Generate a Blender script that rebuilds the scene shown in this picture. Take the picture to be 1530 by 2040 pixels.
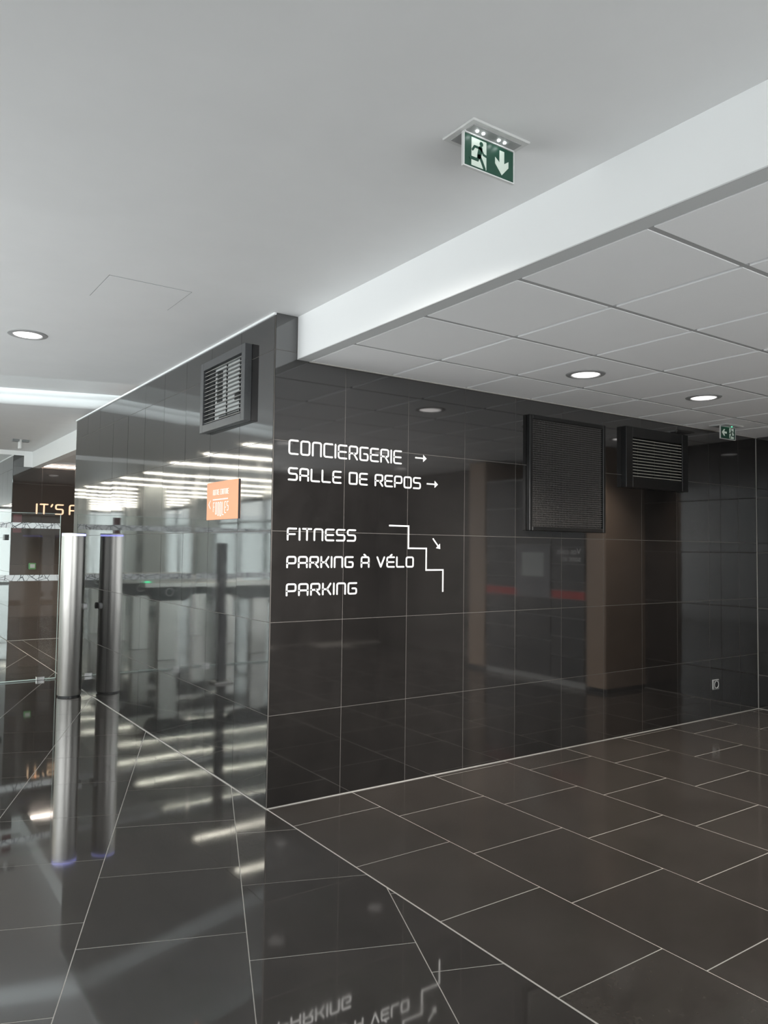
import bpy, bmesh, math, random
from mathutils import Matrix, Vector
random.seed(7)
for o in list(bpy.data.objects): bpy.data.objects.remove(o)
scene = bpy.context.scene
COL = scene.collection

# ------------------------------------------------------------------ camera, world, light, exposure
CAM = Vector((-1.8636, -3.7404, 1.4032))
RM = ((0.8202191923, 0.0372472713, 0.5708354556),
      (-0.5719165374, 0.0318908827, 0.8196916773),
      (0.0123268317, -0.9987970827, 0.0474598444))   # rows: world = RM @ (image right, image down, forward)
FPX = 1513.86
cd = bpy.data.cameras.new('camera'); cam = bpy.data.objects.new('camera', cd); COL.objects.link(cam)
cd.sensor_fit = 'HORIZONTAL'; cd.sensor_width = 36.0; cd.lens = 36.0 * FPX / 1530.0
cd.clip_start = 0.05; cd.clip_end = 300
cam.matrix_world = Matrix(((RM[0][0], -RM[0][1], -RM[0][2], CAM.x),
                           (RM[1][0], -RM[1][1], -RM[1][2], CAM.y),
                           (RM[2][0], -RM[2][1], -RM[2][2], CAM.z), (0, 0, 0, 1)))
scene.camera = cam
vs = scene.view_settings
vs.view_transform = 'Standard'; vs.look = 'None'; vs.exposure = 0.0; vs.gamma = 1.0; vs.use_curve_mapping = False
cy = scene.cycles
cy.use_denoising = True; cy.max_bounces = 10; cy.diffuse_bounces = 4; cy.glossy_bounces = 6
cy.transmission_bounces = 8; cy.transparent_max_bounces = 40
cy.caustics_reflective = True; cy.blur_glossy = 0.6; cy.caustics_refractive = False
cy.sample_clamp_indirect = 4.0

DAY = 3.95
w = bpy.data.worlds.new('overcast_sky'); scene.world = w; w.use_nodes = True
bg = w.node_tree.nodes['Background']
bg.inputs['Color'].default_value = (0.955, 0.98, 1.0, 1); bg.inputs['Strength'].default_value = DAY

def area(name, loc, direction, sx, sy, power=0, portal=False, color=(1, 1, 1)):
    ld = bpy.data.lights.new(name, 'AREA'); ld.shape = 'RECTANGLE'; ld.size = sx; ld.size_y = sy
    ld.energy = power; ld.color = color
    o = bpy.data.objects.new(name, ld); COL.objects.link(o); o.location = loc
    o.rotation_euler = Vector(direction).to_track_quat('-Z', 'Y').to_euler()
    if portal: ld.cycles.is_portal = True
    return o
# glazed fronts, the bay and side ones added for light: sky comes in through them
area('daylight_portal', (-3.25, 1.6, 1.4), (1, 0, 0), 5.6, 2.6, portal=True)
area('daylight_portal', (-1.55, -6.55, 1.4), (0, 1, 0), 3.2, 2.6, portal=True)
area('daylight_portal', (1.5, -6.05, 1.3), (0, 1, 0), 2.6, 2.4, portal=True)
area('daylight_portal', (-5.1, 4.40, 1.4), (0, 1, 0), 3.7, 2.6, portal=True)
area('daylight_portal', (-7.05, 15.0, 1.4), (1, 0, 0), 21.0, 2.6, portal=True)
area('daylight_portal', (-3.5, 26.05, 1.4), (0, -1, 0), 7.0, 2.6, portal=True)

# ------------------------------------------------------------------ sizes
H = 2.694        # hall ceiling
ZS = 2.451       # low ceiling of the right bay
ZB = 2.76        # raised ceiling of the far bay
TW = 0.4587      # wall tile width, sign wall
TL = 0.4541      # wall tile width, long wall
ROWS = [0.004, 0.492, 0.992, 1.490, 1.990, 2.490, H]
YE = 4.56        # end of the near block
YF = 8.40        # front of the far block

# ------------------------------------------------------------------ materials
def mat(name, color=(0.8, 0.8, 0.8), rough=0.5, metal=0.0, ior=1.5, emit=None, estr=0.0, spec=0.5):
    m = bpy.data.materials.new(name); m.use_nodes = True
    b = m.node_tree.nodes['Principled BSDF']
    b.inputs['Base Color'].default_value = (*color, 1); b.inputs['Roughness'].default_value = rough
    b.inputs['Metallic'].default_value = metal; b.inputs['IOR'].default_value = ior
    b.inputs['Specular IOR Level'].default_value = spec
    if emit:
        b.inputs['Emission Color'].default_value = (*emit, 1); b.inputs['Emission Strength'].default_value = estr
    return m
def noise_mat(name, c0, c1, rough0, rough1, scale=3.0, ior=1.5, fine=40.0, bump=0.0, vary=0.25, metal=0.0):
    """stone or paint: two colours mixed by noise, roughness by noise, brightness per piece"""
    m = mat(name, c0, rough0, metal, ior); nt = m.node_tree; N = nt.nodes; L = nt.links
    b = N['Principled BSDF']
    tc = N.new('ShaderNodeTexCoord'); geo = N.new('ShaderNodeNewGeometry')
    n1 = N.new('ShaderNodeTexNoise'); n1.inputs['Scale'].default_value = scale; n1.inputs['Detail'].default_value = 6; n1.inputs['Roughness'].default_value = 0.65
    n2 = N.new('ShaderNodeTexNoise'); n2.inputs['Scale'].default_value = fine; n2.inputs['Detail'].default_value = 3
    L.new(geo.outputs['Position'], n1.inputs['Vector']); L.new(geo.outputs['Position'], n2.inputs['Vector'])
    oi = N.new('ShaderNodeObjectInfo')
    mx = N.new('ShaderNodeMix'); mx.data_type = 'RGBA'
    mx.inputs[6].default_value = (*c0, 1); mx.inputs[7].default_value = (*c1, 1)
    av = N.new('ShaderNodeMath'); av.operation = 'MULTIPLY_ADD'; av.inputs[1].default_value = 0.35
    L.new(n2.outputs['Fac'], av.inputs[0])
    sc_ = N.new('ShaderNodeMath'); sc_.operation = 'MULTIPLY'; sc_.inputs[1].default_value = 0.65
    L.new(n1.outputs['Fac'], sc_.inputs[0]); L.new(sc_.outputs[0], av.inputs[2])
    rr = N.new('ShaderNodeMapRange'); rr.inputs[1].default_value = 0.35; rr.inputs[2].default_value = 0.65
    L.new(av.outputs[0], rr.inputs[0]); L.new(rr.outputs[0], mx.inputs[0])
    hv = N.new('ShaderNodeHueSaturation')
    vr = N.new('ShaderNodeMapRange'); vr.inputs[3].default_value = 1 - vary; vr.inputs[4].default_value = 1 + vary
    L.new(oi.outputs['Random'], vr.inputs[0]); L.new(vr.outputs[0], hv.inputs['Value'])
    L.new(mx.outputs[2], hv.inputs['Color']); L.new(hv.outputs[0], b.inputs['Base Color'])
    r2 = N.new('ShaderNodeMapRange'); r2.inputs[1].default_value = 0.3; r2.inputs[2].default_value = 0.7
    r2.inputs[3].default_value = rough0; r2.inputs[4].default_value = rough1
    L.new(n1.outputs['Fac'], r2.inputs[0]); L.new(r2.outputs[0], b.inputs['Roughness'])
    if bump:
        bp = N.new('ShaderNodeBump'); bp.inputs['Strength'].default_value = bump; bp.inputs['Distance'].default_value = 0.002
        L.new(n2.outputs['Fac'], bp.inputs['Height']); L.new(bp.outputs[0], b.inputs['Normal'])
    return m
M = {}
M['stone'] = noise_mat('polished_black_tile', (0.012, 0.0113, 0.011), (0.020, 0.0185, 0.0178), 0.03, 0.07, 5.0, 2.35, 60, 0.0, 0.18)
M['floor'] = noise_mat('polished_floor_tile', (0.040, 0.036, 0.033), (0.058, 0.052, 0.047), 0.02, 0.07, 2.2, 2.2, 45, 0.0, 0.10)
M['floor_bay'] = noise_mat('worn_floor_tile', (0.050, 0.0435, 0.038), (0.071, 0.062, 0.0545), 0.08, 0.14, 2.2, 1.85, 45, 0.0, 0.09)
M['grout'] = mat('grey_grout', (0.50, 0.475, 0.44), 0.8)
M['grout_dark'] = mat('wall_grout', (0.125, 0.115, 0.105), 0.8)
M['silicone'] = mat('light_joint', (0.48, 0.46, 0.43), 0.5)
M['paint'] = noise_mat('white_ceiling_paint', (0.78, 0.78, 0.78), (0.82, 0.82, 0.82), 0.55, 0.6, 0.6, 1.45, 5, 0, 0)
M['white'] = mat('white_gloss_paint', (0.92, 0.93, 0.93), 0.35)
M['band'] = mat('grey_white_edge_band', (0.62, 0.63, 0.63), 0.5)
M['ctile'] = noise_mat('mineral_ceiling_tile', (0.90, 0.90, 0.905), (0.93, 0.93, 0.935), 0.8, 0.9, 1.2, 1.4, 300, 0.3, 0.03)
M['tbar'] = mat('ceiling_grid_bar', (0.20, 0.20, 0.20), 0.6)
M['gridx'] = mat('grey_main_runner', (0.42, 0.42, 0.42), 0.6)
M['casing'] = mat('dark_grey_casing', (0.11, 0.115, 0.115), 0.35)
M['darkmetal'] = mat('black_lacquered_metal', (0.014, 0.014, 0.014), 0.32)
M['alu'] = noise_mat('grey_lacquered_metal', (0.075, 0.077, 0.08), (0.09, 0.092, 0.095), 0.28, 0.34, 8, 1.5, 60, 0, 0)
M['duct_pale'] = mat('pale_duct_lining', (0.62, 0.64, 0.63), 0.6)
M['slat'] = mat('worn_metal_slat', (0.50, 0.48, 0.42), 0.4)
M['cavity'] = mat('dark_duct', (0.006, 0.006, 0.006), 0.9)
M['ductfitting'] = mat('dark_duct_fitting', (0.05, 0.05, 0.05), 0.5)  # dark plates behind the slats of the long-wall grille
M['letter'] = mat('white_vinyl', (0.93, 0.92, 0.90), 0.5)
M['orange'] = mat('orange_board', (0.92, 0.36, 0.19), 0.45)
M['print_white'] = mat('white_print', (0.92, 0.88, 0.84), 0.5)
M['edge'] = mat('dark_board_edge', (0.02, 0.018, 0.016), 0.5)
M['green'] = mat('exit_green', (0.018, 0.075, 0.048), 0.35)
M['picto'] = mat('pictogram_white', (0.62, 0.70, 0.62), 0.4, emit=(0.8, 0.9, 0.8), estr=0.10)
M['plastic'] = mat('white_plastic', (0.70, 0.70, 0.69), 0.35)
M['greyplastic'] = mat('grey_plastic', (0.36, 0.36, 0.36), 0.4)
M['led'] = mat('white_led', (1, 1, 1), 0.4, emit=(0.92, 1.0, 1.0), estr=14)
M['ledgreen'] = mat('green_led', (0.05, 0.9, 0.4), 0.4, emit=(0.05, 1.0, 0.42), estr=4)
M['ring'] = mat('blue_light_ring', (0.5, 0.5, 1), 0.3, emit=(0.34, 0.36, 1.0), estr=2.6)
M['lamp'] = mat('downlight_lens', (1, 1, 1), 0.4, emit=(1.0, 0.96, 0.93), estr=1.7)
M['strip'] = mat('linear_light_diffuser', (1, 1, 1), 0.4, emit=(1.0, 0.95, 0.80), estr=14)
M['warmstrip'] = mat('warm_linear_light', (1, 1, 1), 0.4, emit=(1.0, 0.84, 0.74), estr=14)
M['glowletter'] = mat('lit_orange_letter', (0.95, 0.66, 0.44), 0.4, emit=(1.0, 0.66, 0.42), estr=0.85)
M['black'] = mat('black_plastic', (0.012, 0.012, 0.013), 0.35)
M['chrome'] = mat('bright_steel', (0.75, 0.75, 0.74), 0.18, 1.0)
M['red'] = mat('red_print', (0.13, 0.04, 0.042), 0.5)
M['redband'] = mat('red_locker_band', (0.50, 0.05, 0.045), 0.4)
M['locker'] = mat('anthracite_locker_door', (0.045, 0.044, 0.043), 0.35)
M['lockergap'] = mat('light_locker_frame', (0.42, 0.42, 0.41), 0.5)
M['screen'] = mat('grey_terminal_panel', (0.16, 0.16, 0.17), 0.3)
M['grey_text'] = mat('pale_grey_print', (0.85, 0.85, 0.85), 0.5)
M['tan'] = noise_mat('tan_wood_panel', (0.37, 0.27, 0.20), (0.43, 0.32, 0.24), 0.4, 0.5, 2, 1.5, 30, 0, 0)
M['passage'] = mat('pale_tan_wall', (0.62, 0.50, 0.44), 0.6)
M['mullion'] = mat('grey_mullion', (0.22, 0.23, 0.23), 0.4)
M['column'] = mat('pale_grey_column', (0.52, 0.54, 0.53), 0.5)
M['hallwall'] = mat('grey_green_wall', (0.40, 0.43, 0.41), 0.6)
M['brown_print'] = mat('brown_mural_print', (0.34, 0.26, 0.21), 0.6)
M['dark_wall'] = mat('taupe_wall', (0.11, 0.10, 0.09), 0.5)
def brushed():
    m = mat('brushed_stainless_steel', (0.62, 0.60, 0.57), 0.26, 1.0); nt = m.node_tree; N = nt.nodes; L = nt.links
    b = N['Principled BSDF']
    g = N.new('ShaderNodeNewGeometry'); mp = N.new('ShaderNodeMapping'); mp.inputs['Scale'].default_value = (160, 160, 4)
    n = N.new('ShaderNodeTexNoise'); n.inputs['Scale'].default_value = 1.0; n.inputs['Detail'].default_value = 3
    L.new(g.outputs['Position'], mp.inputs['Vector']); L.new(mp.outputs[0], n.inputs['Vector'])
    r = N.new('ShaderNodeMapRange'); r.inputs[3].default_value = 0.30; r.inputs[4].default_value = 0.34
    L.new(n.outputs['Fac'], r.inputs[0]); L.new(r.outputs[0], b.inputs['Roughness'])
    return m
M['steel'] = brushed()
def glass(name, tint):
    m = bpy.data.materials.new(name); m.use_nodes = True; nt = m.node_tree; N = nt.nodes; L = nt.links
    N.remove(N['Principled BSDF']); out = N['Material Output']
    t = N.new('ShaderNodeBsdfTransparent'); t.inputs['Color'].default_value = (*tint, 1)
    g = N.new('ShaderNodeBsdfGlossy'); g.inputs['Roughness'].default_value = 0.0; g.inputs['Color'].default_value = (1, 1, 1, 1)
    f = N.new('ShaderNodeFresnel'); f.inputs['IOR'].default_value = 1.36
    gg = N.new('ShaderNodeNewGeometry'); fr_ = N.new('ShaderNodeMath'); fr_.operation = 'SUBTRACT'; fr_.inputs[0].default_value = 1.0; L.new(gg.outputs['Backfacing'], fr_.inputs[1])
    ml = N.new('ShaderNodeMath'); ml.operation = 'MULTIPLY'; L.new(f.outputs[0], ml.inputs[0]); L.new(fr_.outputs[0], ml.inputs[1])
    mx = N.new('ShaderNodeMixShader'); L.new(ml.outputs[0], mx.inputs[0]); L.new(t.outputs[0], mx.inputs[1]); L.new(g.outputs[0], mx.inputs[2])
    L.new(mx.outputs[0], out.inputs['Surface'])
    return m
M['glass'] = glass('clear_glass', (0.955, 0.975, 0.968))
M['dim_tint'] = glass('dim_tint_glass', (0.70, 0.725, 0.715))  # tint added to dim the sky mirrored in the long wall
M['pane'] = glass('window_glass', (0.985, 0.995, 0.99))
M['glassedge'] = mat('ground_glass_edge', (0.55, 0.66, 0.62), 0.3)
def crazed():
    """white film crossed by thin dark random lines"""
    m = mat('patterned_white_film', (0.8, 0.85, 0.85), 0.5); nt = m.node_tree; N = nt.nodes; L = nt.links
    g = N.new('ShaderNodeNewGeometry')
    facs = []
    for sc_, off in ((13.0, 0.0), (9.0, 3.7)):
        mp = N.new('ShaderNodeMapping'); mp.inputs['Location'].default_value = (off, 0, off); mp.inputs['Scale'].default_value = (1, 0, 1)
        v = N.new('ShaderNodeTexVoronoi'); v.feature = 'DISTANCE_TO_EDGE'; v.inputs['Scale'].default_value = sc_
        L.new(g.outputs['Position'], mp.inputs['Vector']); L.new(mp.outputs[0], v.inputs['Vector'])
        c = N.new('ShaderNodeMath'); c.operation = 'GREATER_THAN'; c.inputs[1].default_value = 0.020
        L.new(v.outputs['Distance'], c.inputs[0]); facs.append(c)
    mn = N.new('ShaderNodeMath'); mn.operation = 'MULTIPLY'; L.new(facs[0].outputs[0], mn.inputs[0]); L.new(facs[1].outputs[0], mn.inputs[1])
    mx = N.new('ShaderNodeMix'); mx.data_type = 'RGBA'; mx.inputs[6].default_value = (0.10, 0.11, 0.12, 1); mx.inputs[7].default_value = (0.92, 0.95, 0.95, 1)
    L.new(mn.outputs[0], mx.inputs[0]); L.new(mx.outputs[2], N['Principled BSDF'].inputs['Base Color'])
    return m
M['film'] = crazed()

# ------------------------------------------------------------------ mesh helpers
def tag(o, label=None, cat=None, group=None, kind=None):
    if label: o['label'] = label
    if cat: o['category'] = cat
    if group: o['group'] = group
    if kind: o['kind'] = kind
    return o
def thing(name, loc, label, cat, group=None):
    o = bpy.data.objects.new(name, None); COL.objects.link(o); o.location = loc; o.empty_display_size = 0.1
    return tag(o, label, cat, group)
def absloc(o):
    v = Vector(o.location)
    return v if o.parent is None else v + absloc(o.parent)
def link(name, me, material, loc, parent=None):
    o = bpy.data.objects.new(name, me); COL.objects.link(o)
    if material and not me.materials: me.materials.append(material)
    if parent is not None:
        o.parent = parent; o.location = Vector(loc) - absloc(parent)
    else: o.location = loc
    return o
CACHE = {}
def boxmesh(dx, dy, dz, bev=0.0, key=None):
    k = (round(dx, 4), round(dy, 4), round(dz, 4), bev, key)
    if k in CACHE: return CACHE[k]
    bm = bmesh.new(); bmesh.ops.create_cube(bm, size=1.0)
    bmesh.ops.scale(bm, vec=(dx, dy, dz), verts=bm.verts)
    if bev: bmesh.ops.bevel(bm, geom=bm.edges[:], offset=bev, segments=1, affect='EDGES')
    me = bpy.data.meshes.new('box'); bm.to_mesh(me); bm.free(); CACHE[k] = me
    return me
def box(name, x0, x1, y0, y1, z0, z1, material, parent=None, bev=0.0):
    me = boxmesh(x1 - x0, y1 - y0, z1 - z0, bev, material.name)
    return link(name, me, material, ((x0 + x1) / 2, (y0 + y1) / 2, (z0 + z1) / 2), parent)
def struct(o): o['kind'] = 'structure'; return o
def from_bm(name, bm, material, parent=None, origin=None, smooth=False):
    me = bpy.data.meshes.new(name)
    if origin is None:
        vs_ = [v.co for v in bm.verts]
        origin = Vector([(min(v[i] for v in vs_) + max(v[i] for v in vs_)) / 2 for i in range(3)])
    origin = Vector(origin)
    bmesh.ops.translate(bm, vec=-origin, verts=bm.verts)
    bm.to_mesh(me); bm.free()
    if smooth:
        for p in me.polygons: p.use_smooth = True
    return link(name, me, material, origin, parent)
def add_box(bm, x0, x1, y0, y1, z0, z1):
    r = bmesh.ops.create_cube(bm, size=1.0)['verts']
    bmesh.ops.scale(bm, vec=(x1 - x0, y1 - y0, z1 - z0), verts=r)
    bmesh.ops.translate(bm, vec=((x0 + x1) / 2, (y0 + y1) / 2, (z0 + z1) / 2), verts=r)
def prism(name, pts, z0, z1, material, parent=None, axis='z'):
    """extruded polygon; axis z: pts (x,y); axis y: pts (x,z) between y=z0..z1; axis x: pts (y,z)"""
    bm = bmesh.new()
    f = {'z': lambda p, t: (p[0], p[1], t), 'y': lambda p, t: (p[0], t, p[1]), 'x': lambda p, t: (t, p[0], p[1])}[axis]
    a = [bm.verts.new(f(p, z0)) for p in pts]; b = [bm.verts.new(f(p, z1)) for p in pts]
    bm.faces.new(a); bm.faces.new(b[::-1]); n = len(pts)
    for i in range(n): bm.faces.new((a[i], b[i], b[(i + 1) % n], a[(i + 1) % n]))
    bmesh.ops.recalc_face_normals(bm, faces=bm.faces[:])
    return from_bm(name, bm, material, parent)
def lathe(name, prof, loc, material, parent=None, seg=48, smooth=True):
    bm = bmesh.new(); rings = []
    for r, z in prof:
        if r < 1e-6: rings.append([bm.verts.new((0, 0, z))])
        else: rings.append([bm.verts.new((r * math.cos(2 * math.pi * i / seg), r * math.sin(2 * math.pi * i / seg), z)) for i in range(seg)])
    for a, b in zip(rings, rings[1:]):
        for i in range(seg):
            j = (i + 1) % seg
            if len(a) == 1: bm.faces.new((a[0], b[i], b[j]))
            elif len(b) == 1: bm.faces.new((a[i], b[0], a[j]))
            else: bm.faces.new((a[i], b[i], b[j], a[j]))
    bmesh.ops.recalc_face_normals(bm, faces=bm.faces[:])
    me = bpy.data.meshes.new(name); bm.to_mesh(me); bm.free()
    if smooth:
        for p in me.polygons: p.use_smooth = True
        try: me.set_sharp_from_angle(angle=math.radians(35))
        except Exception: pass
    return link(name, me, material, loc, parent)
def copy_tree(o, parent=None):
    c = o.copy(); COL.objects.link(c); c.parent = parent
    for ch in o.children: copy_tree(ch, c)
    return c
def project(p):
    d = Vector(p) - CAM
    c = [sum(RM[r][k] * d[r] for r in range(3)) for k in range(3)]
    if c[2] < 0.05: return None
    return 765 + FPX * c[0] / c[2], 1020 + FPX * c[1] / c[2]
def in_frame(pts, margin=30):
    q = [project(p) for p in pts]; q = [a for a in q if a]
    if not q: return False
    xs = [a[0] for a in q]; ys = [a[1] for a in q]
    return max(xs) > -margin and min(xs) < 1530 + margin and max(ys) > -margin and min(ys) < 2040 + margin

# ------------------------------------------------------------------ stroke lettering
def rounded(pts, r, closed=False, n=4):
    out = []; N = len(pts)
    for i in range(N):
        p = Vector(pts[i])
        if not closed and i in (0, N - 1): out.append(p); continue
        a = Vector(pts[i - 1]); b = Vector(pts[(i + 1) % N])
        u = (a - p); v = (b - p); rr = min(r, u.length * 0.48, v.length * 0.48)
        if rr < 1e-5: out.append(p); continue
        s = p + u.normalized() * rr; e = p + v.normalized() * rr
        for k in range(n + 1):
            t = k / n; out.append((1 - t) ** 2 * s + 2 * t * (1 - t) * p + t * t * e)
    return out
def ribbon(bm, pts, wd, f, d0, d1, closed=False, caps=True):
    """flat bar of width wd along a 2D path; f(u, v, depth) -> 3D"""
    P = [Vector(p) for p in pts]; n = len(P); L, R = [], []
    for i in range(n):
        if closed: a, b = P[i - 1], P[(i + 1) % n]
        else: a, b = P[max(i - 1, 0)], P[min(i + 1, n - 1)]
        t1 = (P[i] - a).normalized() if (P[i] - a).length > 1e-9 else (b - P[i]).normalized()
        t2 = (b - P[i]).normalized() if (b - P[i]).length > 1e-9 else t1
        t = (t1 + t2).normalized(); nrm = Vector((-t.y, t.x)); k = max(0.5, nrm.dot(Vector((-t1.y, t1.x))))
        L.append(P[i] + nrm * wd / 2 / k); R.append(P[i] - nrm * wd / 2 / k)
    loop = None
    if not closed:
        capE, capS = [], []
        if caps:
            tE = (P[-1] - P[-2]).normalized(); tS = (P[0] - P[1]).normalized()
            for k in range(1, 4):
                a = math.pi * k / 4
                nE = Vector((-tE.y, tE.x)); nS = Vector((-tS.y, tS.x))
                capE.append(P[-1] + (nE * math.cos(a) + tE * math.sin(a)) * wd / 2)
                capS.append(P[0] + (nS * math.cos(a) + tS * math.sin(a)) * wd / 2)
    top, bot = {}, {}
    def V(key, p):
        if key not in top: top[key] = bm.verts.new(f(p.x, p.y, d1)); bot[key] = bm.verts.new(f(p.x, p.y, d0))
        return key
    segs = n if closed else n - 1
    for i in range(segs):
        j = (i + 1) % n
        ks = [V(('L', i), L[i]), V(('L', j), L[j]), V(('R', j), R[j]), V(('R', i), R[i])]
        bm.faces.new([top[k] for k in ks])
        for a, b in ((ks[0], ks[1]), (ks[2], ks[3])): bm.faces.new((top[a], bot[a], bot[b], top[b]))
    if not closed:
        for cap, l, r, tg in ((capE, ('L', n - 1), ('R', n - 1), 'E'), (capS, ('R', 0), ('L', 0), 'S')):
            ks = [l] + [V((tg, i), p) for i, p in enumerate(cap)] + [r]
            if len(ks) > 2: bm.faces.new([top[k] for k in ks])
            for a, b in zip(ks, ks[1:]): bm.faces.new((top[a], bot[a], bot[b], top[b]))
W_ = 0.80
GL = {  # width, list of (closed, points, rounding)
 'C': (W_, [(0, [(W_, 1), (0, 1), (0, 0), (W_, 0)], .2)]),
 'O': (W_, [(1, [(0, 0), (0, 1), (W_, 1), (W_, 0)], .2)]),
 'N': (W_, [(0, [(0, 0), (0, 1), (W_, 1), (W_, 0)], .2)]),
 'I': (0.0, [(0, [(0, 0), (0, 1)], 0)]),
 'E': (W_, [(0, [(W_, 1), (0, 1), (0, 0), (W_, 0)], .2), (0, [(0, .5), (W_ * .95, .5)], 0)]),
 'R': (W_, [(0, [(0, 0), (0, 1), (W_, 1), (W_, .45), (0, .45)], .18), (0, [(W_ * .55, .45), (W_, 0)], 0)]),
 'G': (W_, [(0, [(W_, 1), (0, 1), (0, 0), (W_, 0), (W_, .5), (W_ * .5, .5)], .18)]),
 'S': (W_, [(0, [(W_, 1), (0, 1), (0, .52), (W_, .52), (W_, 0), (0, 0)], .2)]),
 'A': (W_, [(0, [(0, 0), (0, 1), (W_, 1), (W_, 0)], .2), (0, [(0, .42), (W_, .42)], 0)]),
 'L': (W_, [(0, [(0, 1), (0, 0), (W_, 0)], .12)]),
 'D': (W_, [(1, [(0, 0), (0, 1), (W_ * .97, 1), (W_, .85), (W_, .15), (W_ * .97, 0)], .12)]),
 'P': (W_, [(0, [(0, 0), (0, 1), (W_, 1), (W_, .38), (0, .38)], .2)]),
 'F': (W_, [(0, [(0, 0), (0, 1), (W_, 1)], .15), (0, [(0, .5), (W_ * .85, .5)], 0)]),
 'T': (W_, [(0, [(0, 1), (W_, 1)], 0), (0, [(W_ / 2, 1), (W_ / 2, 0)], 0)]),
 'K': (W_ * .92, [(0, [(0, 0), (0, 1)], 0), (0, [(0, .48), (W_ * .5, .48), (W_ * .92, 1)], .1), (0, [(W_ * .5, .48), (W_ * .92, 0)], 0)]),
 'V': (W_, [(0, [(0, 1), (W_ / 2, 0), (W_, 1)], .04)]),
 "'": (0.12, [(0, [(0.12, 1.0), (0, .78)], 0)]),
 ' ': (0.30, []),
}
GL['À'] = (W_, GL['A'][1] + [(0, [(W_ * .36, 1.26), (W_ * .56, 1.14)], 0)])
GL['É'] = (W_, GL['E'][1] + [(0, [(W_ * .66, 1.26), (W_ * .46, 1.14)], 0)])
def lettering(text, u0, u1, v0, v1, stroke, f, d0, d1, material, parent, gap=0.32, heights=None):
    """letters of text as one mesh each, outer box u0..u1 x v0..v1 including the stroke"""
    u0 += stroke / 2; u1 -= stroke / 2; v0 += stroke / 2; v1 -= stroke / 2
    tot = sum(GL[c][0] for c in text) + gap * (len(text) - 1)
    sx = (u1 - u0) / tot; x = 0.0
    for i, c in enumerate(text):
        wd, strokes = GL[c]
        if strokes:
            bm = bmesh.new()
            lo = v0 if heights is None else v1 - (v1 - v0) * heights[i]
            for closed, pts, r in strokes:
                q = [((x + p[0]) * sx + u0, lo + p[1] * (v1 - lo)) for p in pts]
                q = rounded(q, r * min(sx, (v1 - lo)), bool(closed)) if r else [Vector(p) for p in q]
                ribbon(bm, q, stroke, f, d0, d1, bool(closed))
            from_bm('letter', bm, material, parent)
        x += wd + gap
def textmesh(name, body, size, matrix, material, parent, extrude=0.0006, align='LEFT'):
    cu = bpy.data.curves.new(name, 'FONT'); cu.body = body; cu.size = size; cu.extrude = extrude; cu.align_x = align
    o = bpy.data.objects.new(name, cu); COL.objects.link(o)
    dg = bpy.context.evaluated_depsgraph_get(); dg.update()
    me = bpy.data.meshes.new_from_object(o.evaluated_get(dg)); bpy.data.objects.remove(o)
    me.transform(matrix); me.materials.clear(); bm = bmesh.new(); bm.from_mesh(me)
    return from_bm(name, bm, material, parent)

# ------------------------------------------------------------------ floor
LS = [(-3.3, -6.6), (0.14, -6.6), (0.14, -6.1), (5.2, -6.1), (5.2, 26.2), (-7.1, 26.2), (-7.1, 4.4), (-3.3, 4.4)]   # outline of the place
floor = struct(prism('floor', LS, -0.10, -0.0008, M['grout']))
GAP = 0.0036
def clip(poly, f):
    """keep the part of a convex polygon where f(x, y) >= 0"""
    out = []
    for i in range(len(poly)):
        a, b = poly[i - 1], poly[i]; fa, fb = f(*a), f(*b)
        if (fa >= 0) != (fb >= 0):
            t = fa / (fa - fb); out.append((a[0] + (b[0] - a[0]) * t, a[1] + (b[1] - a[1]) * t))
        if fb >= 0: out.append(b)
    return out
def parea(p): return abs(sum(p[i - 1][0] * p[i][1] - p[i][0] * p[i - 1][1] for i in range(len(p)))) / 2
def occluded(c):
    """behind the near block as seen by the camera"""
    d = Vector((c[0], c[1], 0)) - CAM
    for ax, v in ((0, 0.0), (1, 0.0)):
        t = (v - CAM[ax]) / d[ax] if abs(d[ax]) > 1e-6 else -1
        if 0 < t < 0.999:
            p = CAM + d * t
            if ax == 0 and 0.02 < p.y < YE: return True
            if ax == 1 and 0.02 < p.x < 4.9: return True
    return False
rest = bmesh.new(); ntile = 0
def floor_tile(poly, material, rot=0.0):
    global ntile
    if len(poly) < 3 or parea(poly) < 0.00005: return
    cx = sum(p[0] for p in poly) / len(poly); cyy = sum(p[1] for p in poly) / len(poly)
    seen = any(in_frame([(p[0], p[1], 0)], 5) for p in poly + [(cx, cyy)]) and not all(occluded(p) for p in poly + [(cx, cyy)]) and cyy < 12
    if seen and ntile < 290:
        ntile += 1
        o = prism('tile', poly, -0.012, 0.0, material, floor)
        o.rotation_euler = (random.gauss(0, .0004), random.gauss(0, .0004), 0)
    else:
        vs2 = [rest.verts.new((p[0], p[1], 0.0)) for p in poly]
        fc = rest.faces.new(vs2); fc.normal_update()
        if fc.normal.z < 0: fc.normal_flip()
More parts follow.
